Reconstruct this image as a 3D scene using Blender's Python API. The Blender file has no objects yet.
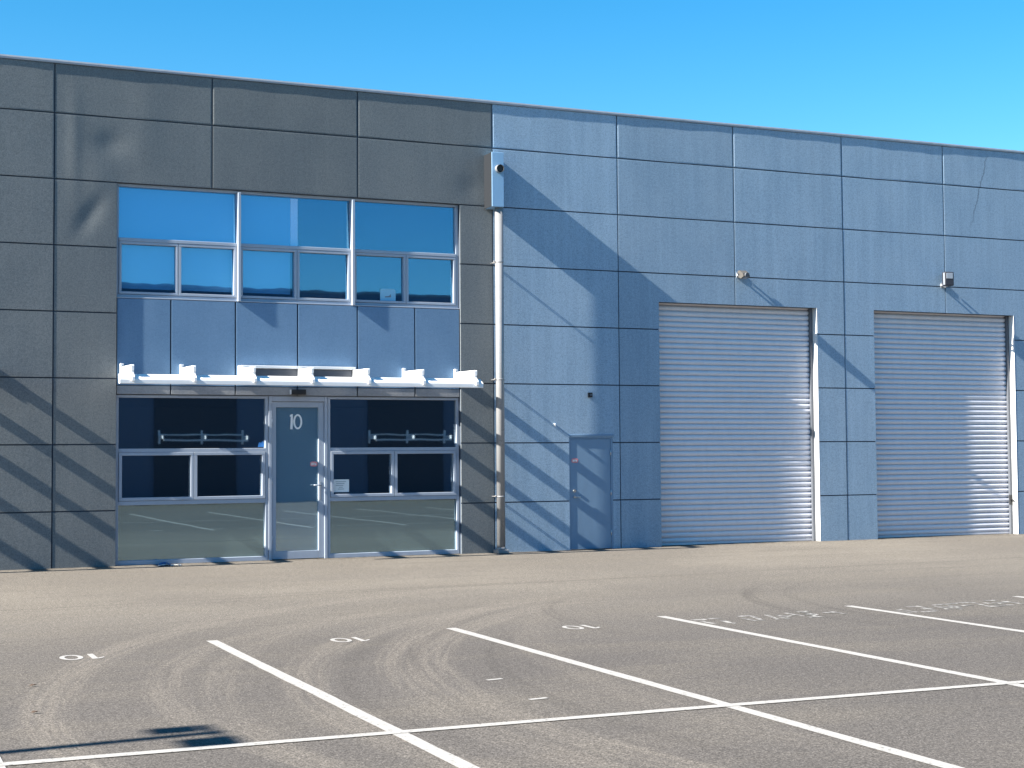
import bpy, bmesh, math, random
from mathutils import Vector, Matrix
random.seed(7)
PI = math.pi
scene = bpy.context.scene
COL = scene.collection

# ------------------------------------------------------------------ camera
cam_d = bpy.data.cameras.new("camera"); cam = bpy.data.objects.new("camera", cam_d); COL.objects.link(cam)
CX, CY, CZ = -3.03792, -25.38737, 1.77915
YAW, PITCH, ROLL = math.radians(23.75413), math.radians(2.64824), math.radians(-0.41290)
fwd = Vector((math.sin(YAW)*math.cos(PITCH), math.cos(YAW)*math.cos(PITCH), math.sin(PITCH)))
r0 = Vector((math.cos(YAW), -math.sin(YAW), 0)); u0 = r0.cross(fwd)
rt = math.cos(ROLL)*r0 + math.sin(ROLL)*u0
up = -math.sin(ROLL)*r0 + math.cos(ROLL)*u0
M = Matrix((rt, up, -fwd)).transposed().to_4x4(); M.translation = (CX, CY, CZ)
cam.matrix_world = M
cam_d.sensor_width = 36; cam_d.lens = 53.373; cam_d.clip_start = .1; cam_d.clip_end = 2000
scene.camera = cam

# ------------------------------------------------------------------ sky, sun, exposure
SD = Vector((13.0, 1.0, -8.8)).normalized()          # the way the sunlight travels: almost along the facade
EL = math.asin(-SD.z); AZ = math.atan2(-SD.x, -SD.y)
world = bpy.data.worlds.new("World"); scene.world = world; world.use_nodes = True
wn = world.node_tree.nodes; wl = world.node_tree.links
bg = wn["Background"]; bg.inputs[1].default_value = 0.055
sky = wn.new("ShaderNodeTexSky"); sky.sky_type = 'NISHITA'; sky.sun_disc = False
sky.sun_elevation = EL; sky.sun_rotation = AZ % (2*PI)
sky.altitude = 0; sky.air_density = 1.0; sky.dust_density = 0.15; sky.ozone_density = 3.0
hs = wn.new("ShaderNodeHueSaturation"); hs.inputs['Saturation'].default_value = 1.42; hs.inputs['Value'].default_value = 1.05; hs.inputs['Hue'].default_value = 0.491
wl.new(sky.outputs[0], hs.inputs['Color']); wl.new(hs.outputs[0], bg.inputs[0])
sun_d = bpy.data.lights.new("sun", 'SUN'); sun_d.energy = 5.0; sun_d.angle = math.radians(.53); sun_d.color = (1.0, .93, .82)
sun = bpy.data.objects.new("sun", sun_d); COL.objects.link(sun)
sun.rotation_euler = SD.to_track_quat('-Z', 'Y').to_euler(); sun.location = (-30, -5, 30)
scene.view_settings.view_transform = 'Standard'; scene.view_settings.look = 'None'
scene.view_settings.gamma = 1; scene.view_settings.use_curve_mapping = False
scene.view_settings.exposure = 1.9

# ------------------------------------------------------------------ helpers
def MB(): return bmesh.new()
def box(bm, x0, x1, y0, y1, z0, z1, bev=0, seg=1, mi=0):
    vs = [bm.verts.new(p) for p in ((x0,y0,z0),(x1,y0,z0),(x1,y1,z0),(x0,y1,z0),(x0,y0,z1),(x1,y0,z1),(x1,y1,z1),(x0,y1,z1))]
    fs = [bm.faces.new([vs[i] for i in q]) for q in ((0,3,2,1),(4,5,6,7),(0,1,5,4),(1,2,6,5),(2,3,7,6),(3,0,4,7))]
    for f in fs: f.material_index = mi
    if bev:
        es = list({e for f in fs for e in f.edges})
        bmesh.ops.bevel(bm, geom=es, offset=bev, segments=seg, affect='EDGES', profile=.5)
    return vs
def tube(bm, a, b, r, n=16, r2=None, cap=True, mi=0):
    a = Vector(a); b = Vector(b); d = (b-a).normalized(); r2 = r if r2 is None else r2
    q = d.to_track_quat('Z', 'Y')
    A = [bm.verts.new(a + q @ Vector((r*math.cos(2*PI*i/n), r*math.sin(2*PI*i/n), 0))) for i in range(n)]
    B = [bm.verts.new(b + q @ Vector((r2*math.cos(2*PI*i/n), r2*math.sin(2*PI*i/n), 0))) for i in range(n)]
    for i in range(n):
        f = bm.faces.new((A[i], A[(i+1)%n], B[(i+1)%n], B[i])); f.smooth = True; f.material_index = mi
    if cap:
        bm.faces.new(A[::-1]).material_index = mi; bm.faces.new(B).material_index = mi
def prism_x(bm, prof, x0, x1, smooth=False):
    """closed (y,z) outline run along x"""
    n = len(prof)
    A = [bm.verts.new((x0, y, z)) for y, z in prof]; B = [bm.verts.new((x1, y, z)) for y, z in prof]
    for i in range(n):
        f = bm.faces.new((A[i], A[(i+1)%n], B[(i+1)%n], B[i])); f.smooth = smooth
    bm.faces.new(A[::-1]); bm.faces.new(B)
def prism(bm, pts, axis, a, b):
    """closed outline of 3-D points (flat) pushed from a to b along an axis vector"""
    ax = Vector(axis); n = len(pts)
    A = [bm.verts.new(Vector(p)+ax*a) for p in pts]; B = [bm.verts.new(Vector(p)+ax*b) for p in pts]
    for i in range(n): bm.faces.new((A[i], A[(i+1)%n], B[(i+1)%n], B[i]))
    bm.faces.new(A[::-1]); bm.faces.new(B)
def obj(name, bm, mat, parent=None, loc=None):
    bmesh.ops.recalc_face_normals(bm, faces=bm.faces)
    me = bpy.data.meshes.new(name); bm.to_mesh(me); bm.free()
    for m in (mat if isinstance(mat, (list, tuple)) else [mat]): me.materials.append(m)
    o = bpy.data.objects.new(name, me); COL.objects.link(o)
    if parent: o.parent = parent
    if loc: o.location = loc
    return o
def empty(name, loc=(0,0,0), rz=0):
    o = bpy.data.objects.new(name, None); COL.objects.link(o); o.location = loc; o.rotation_euler = (0,0,rz); o.empty_display_size = .2
    return o
def tag(o, label=None, cat=None, group=None, kind=None):
    if label: o['label'] = label
    if cat: o['category'] = cat
    if group: o['group'] = group
    if kind: o['kind'] = kind
    return o
def adj(x, y): return CX + (x-CX)*(y-CY)/(-CY)      # survey correction: a reading taken in the wall plane, moved to depth y
def adjz(z, y): return CZ + (z-CZ)*(y-CY)/(-CY)

# ------------------------------------------------------------------ materials
def mat(name, col, rough=.6, metal=0, spec=.5):
    m = bpy.data.materials.new(name); m.use_nodes = True
    b = m.node_tree.nodes["Principled BSDF"]
    b.inputs['Base Color'].default_value = (*col, 1); b.inputs['Roughness'].default_value = rough
    b.inputs['Metallic'].default_value = metal; b.inputs['Specular IOR Level'].default_value = spec
    return m
class NT:
    def __init__(s, m): s.m = m; s.n = m.node_tree.nodes; s.l = m.node_tree.links; s.b = s.n["Principled BSDF"]
    def new(s, t, **k):
        nd = s.n.new(t)
        for a, v in k.items(): setattr(nd, a, v)
        return nd
    def put(s, sock, v):
        if isinstance(v, bpy.types.NodeSocket): s.l.new(v, sock)
        elif v is not None: sock.default_value = v
    def noise(s, vec, scale, detail=3, rough=.5, dist=0):
        nd = s.new("ShaderNodeTexNoise"); s.put(nd.inputs['Vector'], vec)
        nd.inputs['Scale'].default_value = scale; nd.inputs['Detail'].default_value = detail
        nd.inputs['Roughness'].default_value = rough; nd.inputs['Distortion'].default_value = dist
        return nd.outputs['Fac']
    def math(s, op, a, b=None, c=None, clamp=False):
        nd = s.new("ShaderNodeMath", operation=op, use_clamp=clamp)
        s.put(nd.inputs[0], a)
        if b is not None: s.put(nd.inputs[1], b)
        if c is not None: s.put(nd.inputs[2], c)
        return nd.outputs[0]
    def vmul(s, v, k):
        nd = s.new("ShaderNodeVectorMath", operation='MULTIPLY'); s.put(nd.inputs[0], v); nd.inputs[1].default_value = k
        return nd.outputs[0]
    def ramp(s, v, a, b, lo=0., hi=1.):
        nd = s.new("ShaderNodeMapRange", interpolation_type='SMOOTHSTEP'); s.put(nd.inputs[0], v)
        for i, q in enumerate((a, b, lo, hi)): nd.inputs[i+1].default_value = q
        return nd.outputs[0]
    def mix(s, f, a, b, blend='MIX'):
        nd = s.new("ShaderNodeMix", data_type='RGBA', blend_type=blend)
        s.put(nd.inputs[0], f)
        for k, v in ((6, a), (7, b)):
            s.put(nd.inputs[k], (*v, 1) if isinstance(v, tuple) and len(v) == 3 else v)
        return nd.outputs[2]
    def bump(s, h, dist, strength=1, normal=None):
        nd = s.new("ShaderNodeBump"); nd.inputs['Distance'].default_value = dist; nd.inputs['Strength'].default_value = strength
        s.put(nd.inputs['Height'], h)
        if normal: s.put(nd.inputs['Normal'], normal)
        return nd.outputs[0]
    def co(s): return s.new("ShaderNodeTexCoord").outputs['Object']
    def xyz(s, v):
        nd = s.new("ShaderNodeSeparateXYZ"); s.put(nd.inputs[0], v); return nd.outputs

def wall_mat(name, c1, c2, dents=(), wave=.0035, grain=.0011, streak=.38, spk=.7, crack=False):
    m = mat(name, c1, .75, spec=.25); t = NT(m); co = t.co()
    low = t.noise(co, .9, 3, .55)
    mid = t.noise(co, 7, 4, .6)
    st = t.noise(t.vmul(co, (2.4, 1, .16)), 2.2, 4, .6)
    st2 = t.noise(t.vmul(co, (5, 1, .22)), 2.0, 3, .6)
    sp = t.noise(co, 52, 2, .7)
    c = t.mix(t.ramp(low, .3, .7), c1, c2)
    g = t.math('ADD', t.math('MULTIPLY', t.ramp(st, .3, .75), .6), t.math('MULTIPLY', t.ramp(st2, .45, .8), .4))
    c = t.mix(t.math('MULTIPLY', g, streak), c, tuple(min(1, v*1.55+.02) for v in c2))
    c = t.mix(t.math('MULTIPLY', t.ramp(mid, .5, .8), .22), c, tuple(v*.7 for v in c1))
    sp2 = t.noise(co, 21, 2, .6)
    c = t.mix(t.ramp(sp, .5, .70, 0, 0.75*spk), c, tuple(v*.55 for v in c1))
    c = t.mix(t.ramp(sp, .5, .32, 0, 0.75*spk), c, tuple(v*1.4 for v in c2))
    c = t.mix(t.ramp(sp2, .51, .68, 0, 0.35*spk), c, tuple(v*.65 for v in c1))
    c = t.mix(t.ramp(sp2, .49, .32, 0, 0.35*spk), c, tuple(v*1.3 for v in c2))
    if crack:                       # a hairline crack running down from the parapet
        cx_, _, cz_ = t.xyz(co)
        wv = t.math('MULTIPLY', t.math('SUBTRACT', t.noise(t.vmul(co, (.2, 1, 1)), 5, 4, .7), .5), .22)
        e = t.math('ABSOLUTE', t.math('ADD', t.math('SUBTRACT', cx_, t.math('ADD', CRK[0], t.math('MULTIPLY', t.math('SUBTRACT', cz_, CRK[1]), CRK[2]))), wv))
        f = t.math('MULTIPLY', t.ramp(e, .006, .02, 1, 0), t.math('MULTIPLY', t.ramp(cz_, CRK[3], CRK[3]+.8), t.ramp(cz_, CRK[4]-.2, CRK[4], 1, 0)))
        c = t.mix(t.math('MULTIPLY', f, .65), c, tuple(v*.35 for v in c1))
    rnd = t.new('ShaderNodeObjectInfo').outputs['Random']; rv = t.ramp(rnd, 0, 1, .94, 1.06)
    cb = t.new('ShaderNodeCombineXYZ'); [t.put(cb.inputs[q], rv) for q in range(3)]
    c = t.mix(1.0, c, cb.outputs[0], 'MULTIPLY')
    t.l.new(c, t.b.inputs['Base Color'])
    h = t.math('MULTIPLY', t.noise(t.vmul(co, (1, 1, .6)), 1.5, 2, .4), 1.0)
    x, y, z = t.xyz(co)
    for (dx, dz, rx, rz, a, sh) in dents:
        u = t.math('SUBTRACT', x, dx); v = t.math('SUBTRACT', z, dz)
        u = t.math('ADD', u, t.math('MULTIPLY', v, sh))
        d = t.math('ADD', t.math('POWER', t.math('DIVIDE', u, rx), 2.0), t.math('POWER', t.math('DIVIDE', v, rz), 2.0))
        h = t.math('ADD', h, t.math('MULTIPLY', t.math('EXPONENT', t.math('MULTIPLY', d, -1.0)), a/wave))
    n1 = t.bump(h, wave)
    n2 = t.bump(t.noise(co, 45, 3, .65), grain, 1, n1)
    t.l.new(n2, t.b.inputs['Normal'])
    return m
BLUE1, BLUE2 = (.215, .312, .415), (.250, .345, .445)
GREY1, GREY2 = (.126, .143, .154), (.148, .163, .170)
CRK = (19.04, 7.3, .31, 6.3, 8.15)
m_blue = wall_mat('blue_wall_paint', BLUE1, BLUE2, crack=True)
m_char = wall_mat('charcoal_wall_paint', GREY1, GREY2, streak=.16,
    dents=((.95, 6.95, .25, .20, -.014, 0), (.75, 6.35, .30, .55, .010, .25), (.62, 5.75, .16, .30, -.014, -.5), (.35, 6.9, .12, .8, .007, 0), (1.5, 7.2, .3, .9, .006, 0), (7.35, 6.62, .25, .22, -.008, 0)))
m_core = mat('dark_joint_sealant', (.05, .068, .10), .9)
m_span = wall_mat('blue_spandrel_paint', (.118, .215, .345), (.138, .238, .370), wave=.002, grain=.0006, streak=.1, spk=.3)
m_lint = wall_mat('grey_lintel_paint', (.23, .245, .27), (.25, .265, .285), wave=.001, grain=.0005, streak=.1, spk=.3)
def metal_paint(name, col, rough=.35, var=.12, metal=0.0, bumpd=.0006):
    m = mat(name, col, rough, metal); t = NT(m); co = t.co()
    n = t.noise(t.vmul(co, (3, 3, 1)), 3, 5, .65)
    t.l.new(t.mix(t.math('MULTIPLY', t.ramp(n, .35, .75), var*2), col, tuple(v*.72 for v in col)), t.b.inputs['Base Color'])
    t.l.new(t.ramp(t.noise(co, 11, 3, .6), .3, .7, rough*.8, min(1, rough*1.3)), t.b.inputs['Roughness'])
    t.l.new(t.bump(t.noise(co, 4, 3, .5), bumpd), t.b.inputs['Normal'])
    return m
m_alu = metal_paint('satin_aluminium', (.34, .39, .47), .4, .10, .0)
m_flash = metal_paint('galvanised_flashing', (.28, .31, .36), .45, .2, .2)
m_white = metal_paint('white_powder_coat', (.80, .81, .82), .45, .06)
m_roller = metal_paint('grey_steel_slats', (.66, .665, .715), .52, .12, .0)
m_jamb = metal_paint('pale_steel_jamb', (.62, .64, .66), .5, .12)
m_pipe = metal_paint('grey_downpipe_paint', (.25, .255, .265), .33, .12, .1)
m_head = metal_paint('pale_blue_rain_head', (.24, .42, .62), .5, .1)
m_door = metal_paint('blue_door_paint', (.165, .265, .385), .5, .1)
m_black = mat('black_plastic', (.012, .013, .015), .5)
m_dgrey = mat('dark_grey_casting', (.09, .10, .12), .5)
m_steel = mat('brushed_steel', (.6, .6, .6), .3, 1)
m_lamp = mat('weathered_lamp_casting', (.085, .08, .075), .55)
m_ldark = mat('dark_lamp_casting', (.02, .022, .032), .5)
m_lens = mat('lamp_lens', (.22, .25, .30), .12)
m_int = mat('interior_plaster', (.25, .26, .27), .9)
m_carpet = mat('interior_carpet', (.10, .10, .11), .95)
m_blindgap = mat('lit_blind_gap', (.92, .94, .95), .8)
m_blindg = mat('grey_blind', (.16, .44, .64), .8)
m_blindd = mat('dark_blind', (.03, .045, .065), .8)
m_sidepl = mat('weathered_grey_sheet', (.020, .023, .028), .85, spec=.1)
m_roof = metal_paint('roof_sheet', (.35, .37, .40), .5, .1)
m_paper = mat('white_paper', (.75, .78, .78), .8)
m_card = mat('sky_tinted_card', (.30, .58, .74), .7)  # white card; blue of the pane and mirrored sky put into its colour
m_ink = mat('grey_print', (.25, .3, .32), .8)
m_pink = mat('pink_red_vinyl', (.62, .22, .24), .5)
m_bluevinyl = mat('blue_vinyl', (.05, .22, .55), .4)
def glass_mat(name, tint, refl, fac, wob=.0006, refl_tint=None):
    m = bpy.data.materials.new(name); m.use_nodes = True; t = m.node_tree; t.nodes.clear()
    out = t.nodes.new("ShaderNodeOutputMaterial"); mx = t.nodes.new("ShaderNodeMixShader")
    tr = t.nodes.new("ShaderNodeBsdfTransparent"); gl = t.nodes.new("ShaderNodeBsdfGlossy")
    tr.inputs[0].default_value = (*tint, 1); gl.inputs['Color'].default_value = (*refl, 1); gl.inputs['Roughness'].default_value = .015
    mx.inputs[0].default_value = fac
    tc = t.nodes.new("ShaderNodeTexCoord"); nz = t.nodes.new("ShaderNodeTexNoise"); nz.inputs['Scale'].default_value = 2.2; nz.inputs['Detail'].default_value = 1
    bp = t.nodes.new("ShaderNodeBump"); bp.inputs['Distance'].default_value = wob
    t.links.new(tc.outputs['Object'], nz.inputs['Vector']); t.links.new(nz.outputs['Fac'], bp.inputs['Height']); t.links.new(bp.outputs[0], gl.inputs['Normal'])
    src = tr
    if refl_tint:                       # diffuse tint painted in for a paler reflection on the pane
        df = t.nodes.new("ShaderNodeBsdfDiffuse"); df.inputs[0].default_value = (*refl_tint[0], 1)
        src = t.nodes.new("ShaderNodeMixShader"); src.inputs[0].default_value = refl_tint[1]
        t.links.new(tr.outputs[0], src.inputs[1]); t.links.new(df.outputs[0], src.inputs[2])
    t.links.new(src.outputs[0], mx.inputs[1]); t.links.new(gl.outputs[0], mx.inputs[2]); t.links.new(mx.outputs[0], out.inputs[0])
    return m
m_gl_up = glass_mat('reflective_blue_glass', (.95, .97, 1.0), (.26, .66, .98), .205, .0004)
m_gl_lo = glass_mat('dark_tinted_glass', (.22, .28, .36), (.68, .86, 1.0), .31, .0002)
m_gl_bt = glass_mat('refl_tinted_lower_glass', (.25, .32, .36), (.66, .90, 1.0), .30, .0002, ((.24, .36, .38), .25))  # diffuse tint stands in for the mirrored asphalt
m_gl_dr = glass_mat('grey_door_glass', (.35, .46, .52), (.75, .95, 1.0), .32, .0002, ((.25, .43, .57), .38))  # door pane paled by a painted reflection tint

# ------------------------------------------------------------------ the yard
m_asph = mat('weathered_asphalt', (.2, .19, .18), .92, spec=.2)
def asphalt():
    t = NT(m_asph); co = t.co(); x, y, z = t.xyz(co)
    big = t.noise(co, .16, 4, .6); mid = t.noise(t.vmul(co, (.35, 1.1, 1)), .8, 5, .65)
    fine = t.noise(co, 40, 3, .8); agg = t.noise(co, 74, 2, .85); fleck = t.noise(co, 15, 3, .75); blot = t.noise(t.vmul(co, (1, .7, 1)), 4.5, 4, .7)
    base = t.mix(t.ramp(y, -13.0, -4.5), (.200, .188, .179), (.360, .334, .294))      # the drive aisle is a paler, browner surfacing
    base = t.mix(t.math('MULTIPLY', t.ramp(big, .38, .62), .35), base, (.150, .141, .138))
    base = t.mix(t.math('MULTIPLY', t.ramp(mid, .42, .70), .45), base, (.285, .262, .228))
    base = t.mix(t.math('MULTIPLY', t.ramp(blot, .48, .72), .2), base, (.145, .137, .132))
    # tyre scuffs: arcs of polished, lighter stone and of dark rubber
    streak = t.noise(co, 9, 3, .7)
    def arc(cx, cy, r, w, amt, col, base, ylo=-99, yhi=99, xlo=-99, xhi=99):
        wob = t.math('MULTIPLY', t.math('SUBTRACT', t.noise(co, .5, 1), .5), .08)
        d = t.math('SQRT', t.math('ADD', t.math('POWER', t.math('SUBTRACT', x, cx), 2.0), t.math('POWER', t.math('SUBTRACT', y, cy), 2.0)))
        d = t.math('ADD', d, wob)
        rings = t.noise(t._comb(d, t.math('MULTIPLY', y, .035), 0), 17, 2, .7)
        e = t.math('ABSOLUTE', t.math('SUBTRACT', d, r))
        f = t.ramp(e, w*.45, w, 1, 0)
        f = t.math('MULTIPLY', f, t.ramp(rings, .38, .60, .25, 1))
        f = t.math('MULTIPLY', f, t.ramp(y, ylo, ylo+2.0)); f = t.math('MULTIPLY', f, t.ramp(y, yhi-1.5, yhi, 1, 0))
        f = t.math('MULTIPLY', f, t.ramp(x, xlo, xlo+1.5)); f = t.math('MULTIPLY', f, t.ramp(x, xhi-3, xhi, 1, 0))
        f = t.math('MULTIPLY', f, t.ramp(streak, .3, .6, .75, 1))
        return t.mix(t.math('MULTIPLY', f, amt*.72), base, col)
    def comb(a, b, c):
        nd = t.new("ShaderNodeCombineXYZ"); t.put(nd.inputs[0], a); t.put(nd.inputs[1], b); t.put(nd.inputs[2], c); return nd.outputs[0]
    t._comb = comb
    PALE = (.335, .308, .275); DARK = (.10, .094, .090)
    for a in ARCS: base = arc(*a[:4], a[4], PALE if a[5] else DARK, base, *a[6:])
    # long straight run lines parallel to the building
    ln = t.noise(comb(t.math('MULTIPLY', x, .03), y, 0), 2.2, 4, .7)
    lm = t.math('MULTIPLY', t.ramp(y, -10.5, -8), t.ramp(ln, .52, .68))
    base = t.mix(t.math('MULTIPLY', lm, .35), base, (.185, .17, .155))
    sw = t.math('MULTIPLY', t.math('SUBTRACT', t.noise(co, 1.3, 3, .6), .5), .22)
    for (sy, sl, wd, am) in ((-6.6, .075, .035, .45), (-9.75, .12, .03, .35), (-4.1, .02, .025, .25)):      # paving seams
        e = t.math('ABSOLUTE', t.math('SUBTRACT', t.math('ADD', y, sw), t.math('ADD', sy, t.math('MULTIPLY', x, sl))))
        base = t.mix(t.math('MULTIPLY', t.math('MULTIPLY', t.ramp(e, wd*.4, wd, 1, 0), t.ramp(mid, .35, .55)), am), base, (.10, .094, .09))
    ed = t.math('ADD', y, t.math('MULTIPLY', t.noise(co, 2.6, 4, .7), .9))                                 # grit and dirt gathered against the wall
    base = t.mix(t.math('MULTIPLY', t.math('MULTIPLY', t.ramp(ed, .02, .42), t.ramp(blot, .35, .6)), .6), base, (.15, .135, .115))
    k1 = t.ramp(fine, .30, .72, .60, 1.42); k2 = t.ramp(agg, .30, .72, .42, 1.62); k3 = t.ramp(fleck, .3, .72, 1.16, .80)
    k = t.math('MULTIPLY', t.math('MULTIPLY', k1, k2), k3)
    base = t.mix(1.0, base, comb(k, k, k), 'MULTIPLY')
    base = t.mix(1.0, base, (.485, .470, .455), 'MULTIPLY')
    t.l.new(base, t.b.inputs['Base Color'])
    n1 = t.bump(agg, .002, .6); n2 = t.bump(mid, .006, .5, n1)
    t.l.new(n2, t.b.inputs['Normal'])
ARCS = [  # centre x, y, radius, half width, strength, pale?, y range, x range
    (7.56, -15.36, 9.35, .24, .85, True, -18.5, -5.5, -4, 9.0),
    (5.57, -14.67, 6.45, .20, .60, True, -18.5, -8, -4, 5.0),
    (7.95, -15.56, 8.55, .18, .45, True, -18.5, -7.5, -4, 6.0),
    (7.46, -15.56, 7.40, .24, .70, True, -18.5, -8, -4, 6.0),
    (7.46, -15.56, 7.05, .10, .30, False, -17.5, -9, -4, 5.0),
    (10.41, -16.13, 9.61, .24, .85, True, -20, -7.5, 0, 8.0),
    (9.90, -16.0, 8.95, .10, .35, False, -18, -8.5, 0, 6.0),
    (9.35, -15.87, 8.21, .22, .80, True, -20, -8, 0, 7.0),
    (9.20, -15.9, 7.55, .12, .35, False, -19, -10, 0, 5.0),
    (12.9, -15.9, 10.6, .22, .35, True, -19, -8, 1, 9.0),
    (11.65, -11.55, 4.96, .13, .55, False, -13.5, -7.2, 5, 10.5),
    (11.95, -11.55, 4.70, .08, .40, False, -13.0, -7.2, 5, 10.5),
    (8.2, -11.3, 4.2, .11, .40, False, -13.0, -7.4, 2, 7.0),
]
asphalt()
g = MB(); S = 260
bmesh.ops.create_grid(g, x_segments=8, y_segments=8, size=S)
ground = tag(obj('asphalt_yard', g, m_asph), 'weathered grey asphalt yard with tyre scuffs and painted parking bays', 'ground', kind='structure')

m_line = mat('worn_white_road_paint', (.5, .49, .47), .8)
def line_paint():
    t = NT(m_line); co = t.co()
    n = t.noise(co, 30, 4, .7); n2 = t.noise(co, 6, 3, .6)
    f = t.math('MULTIPLY', t.ramp(n, .52, .68), t.ramp(n2, .30, .6))
    c = t.mix(t.math('MULTIPLY', t.noise(co, 3, 3, .6), .3), (.335, .325, .310), (.255, .246, .232))
    t.l.new(t.mix(f, c, (.12, .115, .11)), t.b.inputs['Base Color'])
line_paint()
m_faded = mat('faded_white_road_paint', (.5, .49, .47), .85)
def faded():
    t = NT(m_faded); co = t.co(); n = t.noise(co, 9, 4, .7)
    t.l.new(t.mix(t.ramp(n, .36, .54), (.36, .35, .335), (.10, .096, .09)), t.b.inputs['Base Color'])
faded()
def strip(bm, a, b, w, z=.0034, jag=.004, step=.35):
    a = Vector((*a, z)); b = Vector((*b, z)); d = b-a; L = d.length; d.normalize(); nrm = Vector((-d.y, d.x, 0))
    n = max(1, int(L/step)); prev = None
    for i in range(n+1):
        p = a + d*(L*i/n)
        l = bm.verts.new(p + nrm*(w/2+random.uniform(-jag, jag))); r = bm.verts.new(p - nrm*(w/2+random.uniform(-jag, jag)))
        if prev: bm.faces.new((prev[1], r, l, prev[0]))
        prev = (l, r)
BAYX = [.235, 2.685, 5.14, 7.60, 10.07, 12.53, 14.99]
ENDS = [-10.70, -10.78, -10.79, -10.80, -10.80, -10.8, -10.8]
for x, y in list(zip(BAYX, ENDS)) + [(-2.22, -10.65), (-4.67, -10.6)]:
    b = MB(); strip(b, (x, y), (x, -22.6), .11); obj('bay_line', b, m_line, ground)
b = MB(); strip(b, (-9.0, -15.93), (2.6, -16.13), .10, .0054); strip(b, (2.6, -16.13), (17.4, -16.5), .10, .0054); obj('bay_line', b, m_line, ground)
def ring(bm, cx, cy, rx, ry, w, z=.004, n=24, gap=None):
    pr = None
    for i in range(n+1):
        a = 2*PI*i/n; c, s = math.cos(a), math.sin(a)
        o = bm.verts.new((cx+rx*c, cy+ry*s, z)); q = bm.verts.new((cx+(rx-w)*c, cy+(ry-w*1.15)*s, z))
        if pr and not (gap and gap[0] < a < gap[1]): bm.faces.new((pr[0], o, q, pr[1]))
        pr = (o, q)
def poly(bm, pts, z=.004): bm.faces.new([bm.verts.new((x, y, z)) for x, y in pts])
for (x, y, s) in ((-1.13, -11.37, .88), (1.40, -11.25, .84), (3.85, -11.32, .84)):
    b = MB()      # the bay number 10, painted to be read from the building side
    ring(b, x-.04*s, y, .115*s, .20*s, .05*s)
    X = x+.17*s
    poly(b, ((X-.03*s, y-.20*s), (X+.03*s, y-.20*s), (X+.03*s, y+.20*s), (X-.03*s, y+.20*s)))
    poly(b, ((X+.034*s, y-.20*s), (X+.10*s, y-.12*s), (X+.10*s, y-.07*s), (X+.034*s, y-.13*s)))
    obj('bay_number', b, m_line, ground)
rl = random.Random(4)
for X0 in (5.34, 7.80, 10.26):
    b = MB(); zk = .0018      # one row of tall, worn, no longer readable lettering
    for i in range(9):
        x = X0 + i*.205; y = -11.78 + i*.022; h = .56
        for q in range(rl.choice((2, 2, 3))):
            zk += .00012
            t = rl.choice(('l', 'r', 't', 'm', 'b', 'd'))
            w = .055
            if t in 'lr': xx = x + (-.06 if t == 'l' else .06); a0 = rl.uniform(0, .3)*h; strip(b, (xx, y+a0), (xx+.01, y+a0+h*rl.uniform(.35, .7)), w, zk, .008, .06)
            elif t in 'tmb': yy = y + h*{'t': .93, 'm': .5, 'b': .06}[t]; strip(b, (x-.085, yy), (x+.085, yy+.004), .085, zk, .012, .04)
            else: strip(b, (x-.07, y+.05), (x+.07, y+h*.9), w, zk, .008, .06)
    tag(obj('bay_lettering', b, m_faded, ground), 'faded unreadable painted lettering')
for (x0, x1, y) in ((1.62, 1.76, -14.27), (1.53, 1.68, -15.28)):
    b = MB(); strip(b, (x0, y), (x1, y+.02), .05, .004, .003, .05); obj('paint_dash', b, m_line, ground)

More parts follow.
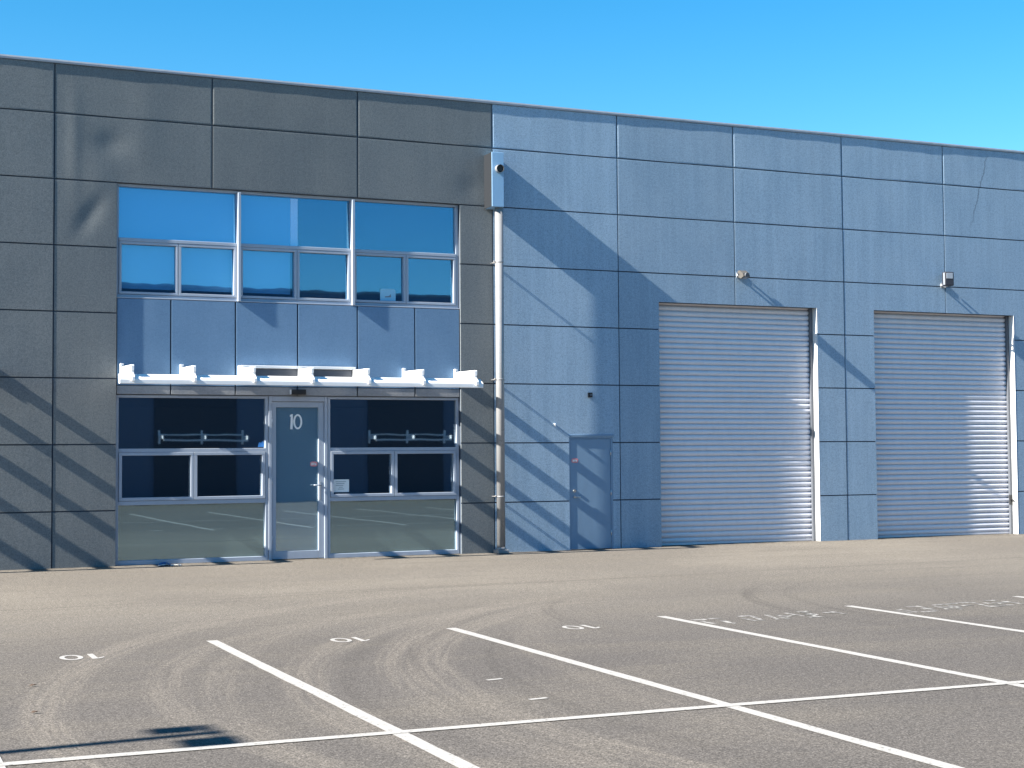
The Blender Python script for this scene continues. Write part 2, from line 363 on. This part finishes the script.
# ------------------------------------------------------------------ the warehouse
X0, PW = .0379, 2.5787
ROWS = [0, .9056, 1.9856, 3.0656, 4.1456, 5.2256, 6.3056, 7.3856, 8.2]
DXL = -7.98                                   # the unit next door repeats this far to the left
OPEN = [(1.04, 7.13, -.1, 6.3156), (1.04+DXL, 7.13+DXL, -.1, 6.3156), (9.285, 10.195, -.1, 2.088), (11.22, 14.85, -.1, 4.675), (16.245, 19.91, -.1, 4.675)]
wh = tag(empty('industrial_building', (0, 0, 0)), 'two tone charcoal and blue concrete panel warehouse with glazed office front', 'building')
GAP = .011
def cut_cells(bm, xs, zs, opens, y0, y1, bev=0):
    """rectangles xs x zs minus the openings, as one slab"""
    gx = sorted(set([xs[0], xs[1]] + [v for o in opens for v in o[:2] if xs[0] < v < xs[1]]))
    gz = sorted(set([zs[0], zs[1]] + [v for o in opens for v in o[2:] if zs[0] < v < zs[1]]))
    vm = {}
    def V(x, z):
        if (x, z) not in vm: vm[(x, z)] = bm.verts.new((x, y0, z))
        return vm[(x, z)]
    fs = []
    for i in range(len(gx)-1):
        for j in range(len(gz)-1):
            mx, mz = (gx[i]+gx[i+1])/2, (gz[j]+gz[j+1])/2
            if any(o[0] < mx < o[1] and o[2] < mz < o[3] for o in opens): continue
            fs.append(bm.faces.new((V(gx[i], gz[j]), V(gx[i+1], gz[j]), V(gx[i+1], gz[j+1]), V(gx[i], gz[j+1]))))
    if not fs: return
    es = list({e for f in fs for e in f.edges}); vs = list({v for f in fs for v in f.verts})
    r = bmesh.ops.extrude_face_region(bm, geom=fs)
    ev = [v for v in r['geom'] if isinstance(v, bmesh.types.BMVert)]
    for v in ev: v.co.y = y1
    if bev:
        front = [f for f in bm.faces if all(abs(v.co.y-y0) < 1e-6 for v in f.verts) and all(xs[0]-1e-4 < v.co.x < xs[1]+1e-4 and zs[0]-1e-4 < v.co.z < zs[1]+1e-4 for v in f.verts)]
        # only outer rim edges of the front are eased
        fset = set(front)
        rim = [e for f in front for e in f.edges if sum(1 for q in e.link_faces if q in fset) == 1]
        bmesh.ops.bevel(bm, geom=list(set(rim)), offset=bev, segments=1, affect='EDGES')
        for v in bm.verts:                       # a long shallow arris, as cast concrete has
            if y0+1e-6 < v.co.y < y1-1e-4: v.co.y = y0+(v.co.y-y0)*.25
yoff = {-1: -.0035, 0: .0015, 1: 0, 2: .0005, 3: .001, 4: 0, 5: -.002, 6: .0015, 7: 0, 8: .001}
for k in range(-5, 11):
    b = MB(); xa, xb = X0+k*PW+GAP, X0+(k+1)*PW-GAP
    y0 = yoff.get(k, random.uniform(-.001, .001))
    for r in range(8):
        za = ROWS[r] + (GAP if r else 0); zb = ROWS[r+1] - (GAP if r < 7 else 0)
        cut_cells(b, (xa, xb), (za, zb), OPEN, y0, .024, .020)
    obj('wall_panel', b, m_char if k < 3 else m_blue, wh)
b = MB(); cut_cells(b, (X0-5*PW, X0+11*PW), (0, 8.19), OPEN, .024, .20); obj('wall_core', b, m_core, wh)
XL, XR, YB = X0-5*PW, X0+11*PW, 24.0
b = MB(); box(b, XL, XL+.2, .2, YB, 0, 8.19); box(b, XR-.2, XR, .2, YB, 0, 8.19); box(b, XL+.2, XR-.2, YB-.2, YB, 0, 8.19); obj('outer_wall', b, m_blue, wh)
b = MB(); box(b, XL+.2, XR-.2, .2, YB-.2, 7.7, 7.85); obj('roof', b, m_roof, wh)
# parapet flashing: folded sheet whose front lip waves a little
b = MB(); n = 170; rows = []
rf = random.Random(11); ph = [rf.uniform(0, 6) for _ in range(4)]
for i in range(n+1):
    x = XL-.02 + (XR-XL+.04)*i/n
    w = .0012*math.sin(x*1.9+ph[0]) + .001*math.sin(x*.83+ph[1]) + .0012*math.sin(x*5.3+ph[2]) + .0007*math.sin(x*13+ph[3])
    yy = -.0185 + w; dz = .003*math.sin(x*.7+ph[3])
    rows.append([b.verts.new(p) for p in ((x, .01, 8.205), (x, yy, 8.205), (x, yy-.002, 8.235+dz), (x, yy+.006, 8.262+dz), (x, .26, 8.285), (x, .26, 8.15))])
for i in range(n):
    for j in range(5): b.faces.new((rows[i][j], rows[i+1][j], rows[i+1][j+1], rows[i][j+1]))
obj('parapet_flashing', b, m_flash, wh)

# interior: floors and back walls behind the glass
for dx in (0, DXL):
    b = MB(); box(b, .95+dx, 7.25+dx, .33, 6.0, .0, .03); box(b, .95+dx, 7.25+dx, .33, 6.0, 2.80, 4.40); obj('interior_floor', b, m_carpet, wh)
    b = MB(); box(b, .85+dx, 7.35+dx, 6.0, 6.1, 0, 6.4); box(b, .85+dx, .95+dx, .2, 6.0, 0, 6.4); box(b, 7.25+dx, 7.35+dx, .2, 6.0, 0, 6.4); obj('interior_wall', b, m_int, wh)
    b = MB(); box(b, .95+dx, 7.25+dx, .2, 6.0, 6.30, 6.38); obj('interior_ceiling', b, m_int, wh)

YF, YG = .085, .145           # front of the window frames, plane of the glass
def A(v, y=YF): return adj(v, y)
def bar(bm, x0, x1, z0, z1, y0=YF, y1=.20, bev=.006): box(bm, x0, x1, y0, y1, z0, z1, bev, 2)
def pane(parent, x0, x1, z0, z1, m, y=YG):
    b = MB(); box(b, x0, x1, y, y+.012, z0, z1); return obj('pane', b, m, parent)
def sash(parent, x0, x1, z0, z1, m, w=.055):
    y0 = YF-.012
    b = MB()
    box(b, x0, x1, y0, YG+.03, z0, z0+w, .004, 1); box(b, x0, x1, y0, YG+.03, z1-w, z1, .004, 1)
    box(b, x0, x0+w, y0+.001, YG+.03, z0+w, z1-w, .004, 1); box(b, x1-w, x1, y0+.001, YG+.03, z0+w, z1-w, .004, 1)
    o = obj('sash', b, m_alu, parent); pane(parent, x0+w, x1-w, z0+w, z1-w, m); return o
def glazing(dx):
    # ---- upper window
    xl, xr = 1.045+dx, 7.125+dx; zb, zt = 4.425, 6.312; ztr = A_z(5.37)
    mx = [A(3.065)+dx, A(5.087)+dx]
    b = MB()
    bar(b, xl, xr, zt-.042, zt); bar(b, xl, xr, zb, zb+.045)
    bar(b, xl, xl+.04, zb+.045, zt-.042); bar(b, xr-.05, xr, zb+.045, zt-.042)
    for m in mx: bar(b, m-.026, m+.026, zb-.02, zt-.042, -.014)
    xs = [xl+.04, mx[0]-.032, mx[0]+.032, mx[1]-.032, mx[1]+.032, xr-.05]
    for i in range(3): bar(b, xs[2*i], xs[2*i+1], ztr-.028, ztr+.028, YF-.015)
    wf = obj('window', b, m_alu, wh)
    split = [A(2.053)+dx, A(4.092)+dx, A(6.088)+dx]
    for i in range(3):
        pane(wf, xs[2*i], xs[2*i+1], ztr+.028, zt-.042, m_gl_up)
        sash(wf, xs[2*i]+.004, split[i]-.003, zb+.05, ztr-.031, m_gl_up, .042)
        sash(wf, split[i]+.003, xs[2*i+1]-.004, zb+.05, ztr-.031, m_gl_up, .042)
    b = MB(); [box(b, q0, q1, YF-.05, .20, zb-.022, zb-.002, .003, 1) for q0, q1 in ((xl, mx[0]-.027), (mx[0]+.027, mx[1]-.027), (mx[1]+.027, xr))]; obj('sill', b, m_alu, wf)
    # ---- spandrel and lintel panels
    sx = [1.045] + [A(v, .035) for v in (1.93, 3.019, 4.104, 5.181, 6.254)] + [7.128]
    for i in range(6):
        b = MB(); box(b, sx[i]+dx+.012, sx[i+1]+dx-.012, .036, .10, 2.965, 4.395, .004, 2); obj('spandrel_panel', b, m_span, wh)
        b = MB(); box(b, sx[i]+dx+.011, sx[i+1]+dx-.011, .045, .10, 2.815, 2.955, .004, 2); obj('lintel_panel', b, m_lint, wh)
    b = MB(); box(b, 1.045+dx, 7.128+dx, .101, .2, 2.808, 4.40); obj('wall_core', b, m_core, wh)
    # ---- ground floor windows
    for (xa, xb, xm) in ((1.05, A(3.585), A(2.321)), (A(4.64), 7.12, A(5.858))):
        xa += dx; xb += dx; xm += dx
        b = MB(); z1, z2 = A_z(1.885), A_z(1.02)
        bar(b, xa, xb, 2.76, 2.805); bar(b, xa, xb, .0, .075)
        bar(b, xa, xa+.045, .075, 2.76); bar(b, xb-.05, xb, .075, 2.76)
        bar(b, xa+.045, xb-.05, z1-.03, z1+.03); bar(b, xa+.045, xb-.05, z2-.035, z2+.035)
        w = obj('window', b, m_alu, wh)
        pane(w, xa+.045, xb-.05, z1+.03, 2.76, m_gl_lo); pane(w, xa+.045, xb-.05, .075, z2-.035, m_gl_bt)
        sash(w, xa+.05, xm-.003, z2+.038, z1-.033, m_gl_lo, .052); sash(w, xm+.003, xb-.055, z2+.038, z1-.033, m_gl_lo, .052)
    # ---- glazed entrance door
    xa, xb = A(3.592)+dx, A(4.633)+dx
    b = MB(); bar(b, xa, xa+.055, 0, 2.805, YF-.01); bar(b, xb-.055, xb, 0, 2.805, YF-.01); bar(b, xa+.055, xb-.055, 2.715, 2.805, YF-.01)
    fr = obj('door_frame', b, m_alu, wh)
    la, lb = xa+.06, xb-.06; ga, gb = A(3.725)+dx, A(4.478)+dx
    b = MB(); y0 = YF+.012
    bar(b, la, ga, .012, 2.71, y0, .17, .004); bar(b, gb, lb, .012, 2.71, y0, .17, .004); bar(b, ga, gb, .012, .145, y0, .17, .004); bar(b, ga, gb, 2.615, 2.71, y0, .17, .004)
    d = obj('entrance_door', b, m_alu, wh)
    pane(d, ga, gb, .145, 2.615, m_gl_dr)
    b = MB(); zh = 1.27
    tube(b, (gb+.03, y0, zh), (gb+.03, y0-.05, zh), .014, 10); tube(b, (gb+.035, y0-.045, zh), (gb-.10, y0-.045, zh), .011, 10)
    box(b, gb+.016, gb+.046, y0-.006, y0, zh-.26, zh+.06, .002, 1); obj('handle', b, m_flash, d)
    for zz in (.35, 1.35, 2.35):
        b = MB(); tube(b, (la-.003, y0-.008, zz-.06), (la-.003, y0-.008, zz+.06), .012, 8); obj('hinge', b, m_alu, d)
    return d
def A_z(z): return adjz(z, YF)
door = glazing(0); glazing(DXL)
# the 10 on the door glass
def numeral(parent, cx, zb, h, y, m):
    b = MB()
    prism(b, [(cx-.088, y, zb), (cx-.046, y, zb), (cx-.040, y, zb+h), (cx-.062, y, zb+h), (cx-.095, y, zb+h-.018), (cx-.095, y, zb+h-.045), (cx-.078, y, zb+h-.045)], (0, 1, 0), -.002, 0)
    n = 28; R = []
    for i in range(n):
        a = 2*PI*i/n; c, s = math.cos(a), math.sin(a)
        R.append([b.verts.new((cx+.045+rx*c, yy, zb+h/2+rz*s)) for rx, rz, yy in ((.080, h/2, y-.002), (.048, h/2-.03, y-.002), (.080, h/2, y), (.048, h/2-.03, y))])
    for i in range(n):
        p, q = R[i], R[(i+1)%n]
        b.faces.new((p[0], q[0], q[1], p[1])); b.faces.new((p[0], p[2], q[2], q[0])); b.faces.new((p[1], q[1], q[3], p[3]))
    return obj('numeral', b, m, parent)
numeral(door, A(4.075), A_z(2.235), .262, YG-.001, m_white)

# blinds inside the upper window
b = MB(); box(b, 1.10, 4.03, .215, .225, 4.58, 6.26); obj('blind', b, m_blindg, wh)
b = MB(); box(b, 4.035, 4.165, .215, .225, 5.36, 6.26); obj('blind', b, m_blindgap, wh)  # white strip painted for the lit gap between the blinds
b = MB(); box(b, 4.17, 7.08, .25, .26, 4.45, 6.26); obj('blind', b, m_blindd, wh)

# ------------------------------------------------------------------ canopy of white outriggers and blade
def canopy(parent, x_first, pitch, n, cover, xa, xb, dx=0, dz=0):
    b = MB()
    prism_x(b, [(y, z+dz) for y, z in ((-.785, 3.098), (-.80, 3.102), (-.940, 3.025), (-.949, 3.012), (-.950, 2.998), (-.950, 2.948), (-.943, 2.940), (-.83, 2.95))], xa+dx, xb+dx)
    cn = obj('canopy', b, m_white, parent)
    for k in range(n):
        x = x_first + pitch*k + dx
        b = MB()
        pts = [(x, 0, 3.085), (x, 0, 3.262), (x, -.895, 3.248), (x, -.905, 3.236), (x, -.905, 3.165), (x, -.885, 3.150), (x, -.890, 3.11), (x, -.978, 3.05), (x, -.978, 2.985), (x, -.955, 2.985), (x, -.93, 3.0), (x, -.84, 3.085), (x, -.80, 3.106), (x, -.782, 3.104), (x, -.75, 3.085)]
        pts = [(p[0], p[1], p[2]+dz) for p in pts]
        prism(b, pts, (1, 0, 0), -.022, .022)
        obj('bracket', b, m_white, cn)
        b = MB(); box(b, x-.052, x-.030, -.05, .03, 3.04+dz, 3.315+dz, .003); box(b, x-.029, x+.010, -.012, .03, 3.265+dz, 3.315+dz, .003)
        for zz in (3.10, 3.28): tube(b, (x-.060, -.030, zz+dz), (x-.026, -.030, zz+dz), .009, 8)
        obj('cleat', b, m_white, cn)
    if cover:
        xa, xb = x_first+pitch*cover[0]+dx-.02, x_first+pitch*cover[1]+dx+.03
        b = MB(); box(b, xa, xb, -.12, -.003, 3.268+dz, 3.315+dz, .004)
        obj('wall_rail', b, m_white, cn)
        b = MB(); box(b, xa+.03, xb-.06, -.085, -.003, 3.11+dz, 3.264+dz, .004); obj('dark_box', b, m_dgrey, cn)  # dark box added to darken the gap under the rail
    return cn
cnp = canopy(wh, 1.150, .9835, 7, (2, 4), .945, 7.17)
canopy(wh, 1.150, .9835, 7, (2, 4), .945, 7.06, DXL)

# ------------------------------------------------------------------ roller doors
def roller(xa, xb, zt, lock):
    YR = .20
    b = MB(); pit = .1045; prof = []
    nz = int((zt+.25)/pit)
    for i in range(nz):
        for f, yy in ((.0, .050), (.05, .032), (.12, .016), (.24, .006), (.40, .001), (.55, .0), (.70, .003), (.82, .010), (.91, .022), (.96, .040)):
            prof.append((YR+yy, .045+(i+f)*pit))
    xs = [xa+.02, xb-.068]
    cols = [[b.verts.new((x, y, z)) for y, z in prof] for x in (xs[0], xs[0]+.6, (xs[0]+xs[1])/2, xs[1]-.6, xs[1])]
    for c, d in zip(cols, cols[1:]):
        for i in range(len(prof)-1): b.faces.new((c[i], d[i], d[i+1], c[i+1])).smooth = True
    o = obj('roller_door', b, m_roller, wh)
    b = MB(); box(b, xa+.02, xb-.068, YR+.005, YR+.045, .006, .05, .004); obj('bottom_rail', b, m_roller, o)
    b = MB(); box(b, xb-.070, xb-.012, YR-.055, YR+.06, 0, zt+.1); obj('guide', b, m_dgrey, o)
    b = MB(); box(b, xa-.03, xa+.03, YR-.012, YR+.06, 0, zt+.1); obj('guide', b, m_dgrey, o)
    b = MB(); box(b, xb-.010, xb-.001, -.003, YR+.05, 0, zt-.002, .002); obj('jamb', b, m_jamb, o)
    b = MB(); box(b, xa, xb, .26, .30, zt-.02, zt+.4); box(b, xa, xb, .205, .26, zt+.006, zt+.06); obj('headbox', b, m_black, o)
    if lock:
        b = MB(); box(b, xb-.075, xb-.012, YR-.06, YR-.012, .62, .84, .01, 2); tube(b, (xb-.04, YR-.06, .74), (xb-.04, YR-.12, .70), .018, 8); obj('lock', b, m_black, o)
    return o
roller(11.22, 14.85, 4.675, False)
roller(16.245, 19.91, 4.675, True)

# ------------------------------------------------------------------ steel side door
xa, xb, zt = 9.285, 10.195, 2.088
b = MB(); box(b, xa+.03, xb-.045, .014, .06, .008, zt-.035, .002); dr = obj('steel_door', b, m_door, wh)
b = MB(); box(b, xa+.001, xa+.026, .004, .2, 0, zt-.001, .002); box(b, xb-.04, xb-.001, .004, .2, 0, zt-.001, .002); box(b, xa+.026, xb-.04, .004, .2, zt-.03, zt-.001); obj('door_frame', b, m_door, dr)
b = MB(); box(b, xa-.01, xb+.02, -.012, .004, zt+.006, zt+.05, .003); obj('drip_flashing', b, m_door, dr)
b = MB(); tube(b, (xa+.105, .014, 1.09), (xa+.105, -.008, 1.09), .028, 14); obj('lock', b, m_steel, dr)
b = MB(); tube(b, (xa+.105, .014, .98), (xa+.105, -.02, .98), .022, 14); tube(b, (xa+.10, -.02, .98), (xa+.22, -.02, .98), .009, 8); obj('handle', b, m_steel, dr)
for zz in (.3, 1.05, 1.8):
    b = MB(); tube(b, (xb-.042, .004, zz-.05), (xb-.042, .004, zz+.05), .009, 8); obj('hinge', b, m_steel, dr)

# ------------------------------------------------------------------ downpipe with rain head
b = MB(); px, py, pr_ = 7.80, -.228, .076
tube(b, (px, py, .05), (px, py, 6.26), pr_, 28); 
dp = obj('downpipe', b, m_pipe, wh)
b = MB(); box(b, px-.11, px+.11, py-.11, py+.11, .002, .07, .012, 2); tube(b, (px, py, .07), (px, py, .11), .10, 24, .085); obj('shoe', b, m_pipe, dp)
b = MB(); hx0, hx1, hz0, hz1 = 7.612, 7.848, 6.25, 7.24
box(b, hx0+.003, hx1, -.35, -.002, hz0, hz1, .004, 1); obj('rain_head', b, m_head, dp)
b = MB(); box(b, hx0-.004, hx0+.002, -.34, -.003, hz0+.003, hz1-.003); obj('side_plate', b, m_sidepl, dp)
b = MB(); hc = (7.745, 6.94)
tube(b, (hc[0], -.351, hc[1]), (hc[0]-.005, -.45, hc[1]-.01), .072, 24, cap=False); tube(b, (hc[0], -.351, hc[1]), (hc[0]-.005, -.45, hc[1]-.01), .066, 24, cap=False)
obj('overflow_spout', b, m_pipe, dp)
b = MB(); tube(b, (hc[0], -.3515, hc[1]), (hc[0], -.43, hc[1]-.008), .066, 24); obj('spout_void', b, m_black, dp)  # black plug stands in for the shade inside the spout
for zz in (5.26, 3.13, 1.02):
    b = MB(); tube(b, (px-.075, .0, zz), (px-.075, py, zz), .008, 8); tube(b, (px-.03, 0, zz), (px-.03, py+.05, zz), .008, 8); tube(b, (px, py, zz-.012), (px, py, zz+.012), pr_+.003, 28); tube(b, (px-.115, py, zz+.01), (px-.07, py, zz+.01), .012, 8); obj('pipe_clip', b, m_pipe, dp)

# ------------------------------------------------------------------ things fixed to the wall
fl = tag(empty('floodlight', (13.03, 0, 5.26)), 'grey floodlight angled down over the left roller door', 'floodlight')
b = MB(); box(b, -.07, .07, -.02, .002, -.05, .05, .004); box(b, -.075, -.065, -.12, -.021, -.02, .02); box(b, .065, .075, -.12, -.021, -.02, .02); obj('bracket', b, m_flash, fl)
b = MB()
prism(b, [(0, -.06, .075), (0, -.13, .08), (0, -.25, .01), (0, -.27, -.05), (0, -.18, -.085), (0, -.09, -.05)], (1, 0, 0), -.075, .075); obj('housing', b, m_lamp, fl)
b = MB(); tube(b, (0, -.262, -.02), (0, -.30, -.025), .045, 14); obj('photocell', b, m_dgrey, fl)
b = MB(); prism(b, [(0, -.262, -.058), (0, -.185, -.088), (0, -.185, -.094), (0, -.262, -.064)], (1, 0, 0), -.05, .05); obj('lens', b, m_lens, fl)
f2 = tag(empty('floodlight', (18.03, 0, 5.36)), 'dark square floodlight with upright lens over the right roller door', 'floodlight')
b = MB(); box(b, -.06, .06, -.02, .002, -.16, -.06, .004); box(b, -.085, -.075, -.16, -.021, -.13, -.09); box(b, .075, .085, -.16, -.021, -.13, -.09); obj('bracket', b, m_flash, f2)
b = MB(); box(b, -.105, .105, -.26, -.13, -.14, .15, .018, 3); obj('housing', b, m_ldark, f2)
b = MB(); box(b, -.108, -.1055, -.245, -.19, -.12, .13); obj('side_plate', b, m_flash, f2)  # pale plate puts the sunlit look onto the housing's left side
b = MB(); box(b, -.075, .075, -.268, -.258, .005, .125, .004); obj('lens', b, m_lens, f2)
f2.rotation_euler = (0, 0, math.radians(-8))

sc = tag(empty('security_sensor', (9.715, 0, 2.875)), 'small black box sensor on the blue wall above the steel door', 'sensor')
b = MB(); box(b, -.04, .04, -.06, 0, -.045, .045, .008, 2); obj('housing', b, m_black, sc)
b = MB(); tube(b, (0, -.06, 0), (0, -.072, 0), .02, 12); obj('lens', b, m_dgrey, sc)
ds = tag(empty('door_sensor', (4.12, .045, 2.875)), 'dark sensor bar under the canopy above the glazed door', 'sensor')
b = MB(); box(b, -.13, .13, -.07, 0, -.045, .045, .01, 2); obj('housing', b, m_black, ds)
b = MB(); box(b, -.148, -.131, -.065, 0, -.04, .04, .004); obj('end_cap', b, m_white, ds)
hk = MB(); tube(hk, (8.98, .0, 2.33), (8.98, -.05, 2.33), .012, 8); tube(hk, (8.98, -.05, 2.34), (8.98, -.05, 2.29), .012, 8)
tag(obj('wall_hook', hk, m_white), 'tiny white hook on the blue wall left of the steel door', 'hook')

def sticker(loc, label, w=.13, h=.085):
    s = tag(empty('sticker', loc), label, 'sticker')
    b = MB(); pts = [(w/2*math.copysign(abs(math.cos(a))**.6, math.cos(a)), 0, h/2*math.copysign(abs(math.sin(a))**.6, math.sin(a))) for a in [2*PI*i/24 for i in range(24)]]
    prism(b, pts, (0, 1, 0), -.002, 0); obj('backing', b, m_pink, s)
    b = MB()
    for x0, x1, z0, z1 in ((-.045, -.02, -.02, .02), (-.01, .012, -.015, .022), (.022, .045, -.02, .012)): box(b, x0, x1, -.0032, -.0022, z0, z1)
    obj('print', b, m_paper, s)
    return s
sticker((A(4.405), YG-.001, A_z(1.635)), 'small pink oval sticker on the glass of the entrance door')
sticker((9.405, .0135, 1.652), 'small pink oval sticker on the blue steel door', .14, .085)
pn = tag(empty('paper_notice', (A(4.886), YG-.001, A_z(1.253))), 'white printed paper notice taped to the right office window', 'notice')
b = MB(); box(b, -.155, .155, -.0025, 0, -.11, .11); obj('sheet', b, m_paper, pn)
b = MB()
for i, (x0, x1) in enumerate(((-.09, .10), (-.08, .07), (-.09, .05), (-.03, .04), (-.05, .06))): box(b, x0, x1, -.0038, -.0027, .065-i*.032, .075-i*.032)
obj('printed_lines', b, m_ink, pn)
b = MB(); prism(b, [(-.05, 0, -.05), (.05, 0, -.05), (.06, 0, -.01), (.04, 0, .05), (.0, 0, .02), (-.03, 0, .03)], (0, 1, 0), -.002, 0)
tag(obj('sticker', b, m_bluevinyl, None, (A(3.47), YG-.001, A_z(1.985))), 'small blue sticker in the lower corner of the left office transom pane', 'sticker')
b = MB(); w, h, r = .145, .125, .04; pts = []
for cx_, cz_, a0 in ((w-r, h-r, 0), (-w+r, h-r, 90), (-w+r, -h+r, 180), (w-r, -h+r, 270)):
    for q in range(6): a = math.radians(a0+q*18); pts.append((cx_+r*math.cos(a), 0, cz_+r*math.sin(a)))
prism(b, pts, (0, 1, 0), -.003, 0)
cd = obj('window_card', b, m_card, None, (adj(5.75, .13), YG-.002, adjz(4.595, .13)))
tag(cd, 'pale rounded card propped in an upper floor window', 'card')
b = MB(); prism(b, [(-.06, 0, -.01), (.02, 0, .0), (.055, 0, .035), (.06, 0, -.02), (-.05, 0, -.03)], (0, 1, 0), -.0045, -.0032); obj('print', b, m_lens, cd)
# ------------------------------------------------------------------ litter on the ground
lt = tag(empty('crumpled_packaging', (1.80, -.30, 0)), 'crumpled blue and white packaging on the ground below the left office window', 'litter')
rr = random.Random(5)
def crumple(bm, w, d, h, nx=9, ny=5):
    G = [[bm.verts.new((w*(i/(nx-1)-.5)+rr.uniform(-.01, .01), d*(j/(ny-1)-.5)+rr.uniform(-.01, .01), .006+rr.uniform(0, h)*(.4+.6*math.sin(PI*i/(nx-1))))) for j in range(ny)] for i in range(nx)]
    for i in range(nx-1):
        for j in range(ny-1): bm.faces.new((G[i][j], G[i+1][j], G[i+1][j+1], G[i][j+1]))
    r = bmesh.ops.solidify(bm, geom=bm.faces[:], thickness=.003)
b = MB(); crumple(b, .22, .20, .06); obj('blue_film', b, m_bluevinyl, lt, (-.02, .05, .004))
b = MB(); crumple(b, .38, .12, .035, 11, 4); obj('white_sheet', b, m_paper, lt, (.04, -.14, .002))
m_leaf = mat('dry_leaf', (.07, .045, .03), .8)
for (x, y, lab) in ((-1.67, -12.99, 'dry brown leaf on the asphalt near the left photo edge'), (-1.80, -14.29, 'dry brown leaf on the asphalt nearer to the pole shadow')):
    b = MB(); V = [b.verts.new(Vector(p)*.5) for p in ((-.06, 0, .006), (-.02, .03, .03), (.03, .025, .012), (.07, 0, .02), (.03, -.025, .03), (-.02, -.03, .008))]
    b.faces.new(V); tag(obj('fallen_leaf', b, m_leaf, None, (x, y, .006)), lab, 'leaf', 'dry leaves on the asphalt')

# ------------------------------------------------------------------ outside the frame: the twin floodlight pole whose shadow lies in the foreground
lp = tag(empty('light_pole', (-9.07, -16.19, 0)), 'tall grey pole with two floodlights left of the parking bays', 'light pole')
b = MB(); tube(b, (0, 0, 0), (0, 0, 5.60), .08, 16, .055); box(b, -.15, .15, -.15, .15, 0, .02); obj('pole', b, m_flash, lp)
b = MB(); box(b, -.012, .012, -.45, .31, 5.57, 5.60); obj('cross_arm', b, m_flash, lp)
b = MB(); box(b, -.29, -.03, .09, .31, 5.50, 5.58, .01); obj('lamp_head', b, m_dgrey, lp)
b = MB(); box(b, -.19, .11, -.46, -.16, 5.50, 5.58, .01); obj('lamp_head', b, m_dgrey, lp)

# ------------------------------------------------------------------ behind the camera: the facing warehouse that the glass mirrors
YO = -32.0
ob = tag(empty('industrial_building', (0, YO, 0)), 'long blue warehouse on the far side of the yard seen mirrored in the glass', 'building')
m_oblue = mat('blue_wall_far', (.13, .165, .23), .8); m_ogrey = mat('charcoal_wall_far', (.065, .075, .095), .8)
b = MB(); box(b, -32, 45, -18, 0, 0, 8.2); obj('wall', b, m_oblue, ob)
b = MB(); box(b, -32.03, 45.03, -18.03, .03, 8.203, 8.29); obj('parapet_flashing', b, m_flash, ob)
for (xa, xb) in ((-9.5, -5), (-1.2, 2.6), (7.62, 10.75), (16.05, 19.25), (24, 28)):
    b = MB(); box(b, xa, xb, .002, .05, 0, 4.3); obj('roller_door', b, m_ogrey, ob)
for k in range(-4, 8):
    b = MB(); box(b, k*5.1, k*5.1+.03, .002, .006, 4.4, 8.2); obj('panel_joint', b, m_core, ob)
def canopy_far(xa, n, z):
    b = MB(); box(b, xa, xa+n*1.6, .86, .90, z, z+.06); cn = obj('canopy', b, m_white, ob)
    b = MB(); box(b, xa, xa+n*1.6, .05, .08, z+.22, z+.27); obj('blade', b, m_white, cn)
    for k in range(n+1):
        b = MB(); x = xa+k*1.6; box(b, x-.02, x+.02, .02, .90, z+.07, z+.20); box(b, x-.04, x+.04, .02, .06, z-.10, z+.42); obj('bracket', b, m_white, cn)
canopy_far(7.8, 2, 2.35); canopy_far(16.1, 2, 2.35); canopy_far(-.9, 2, 2.35)
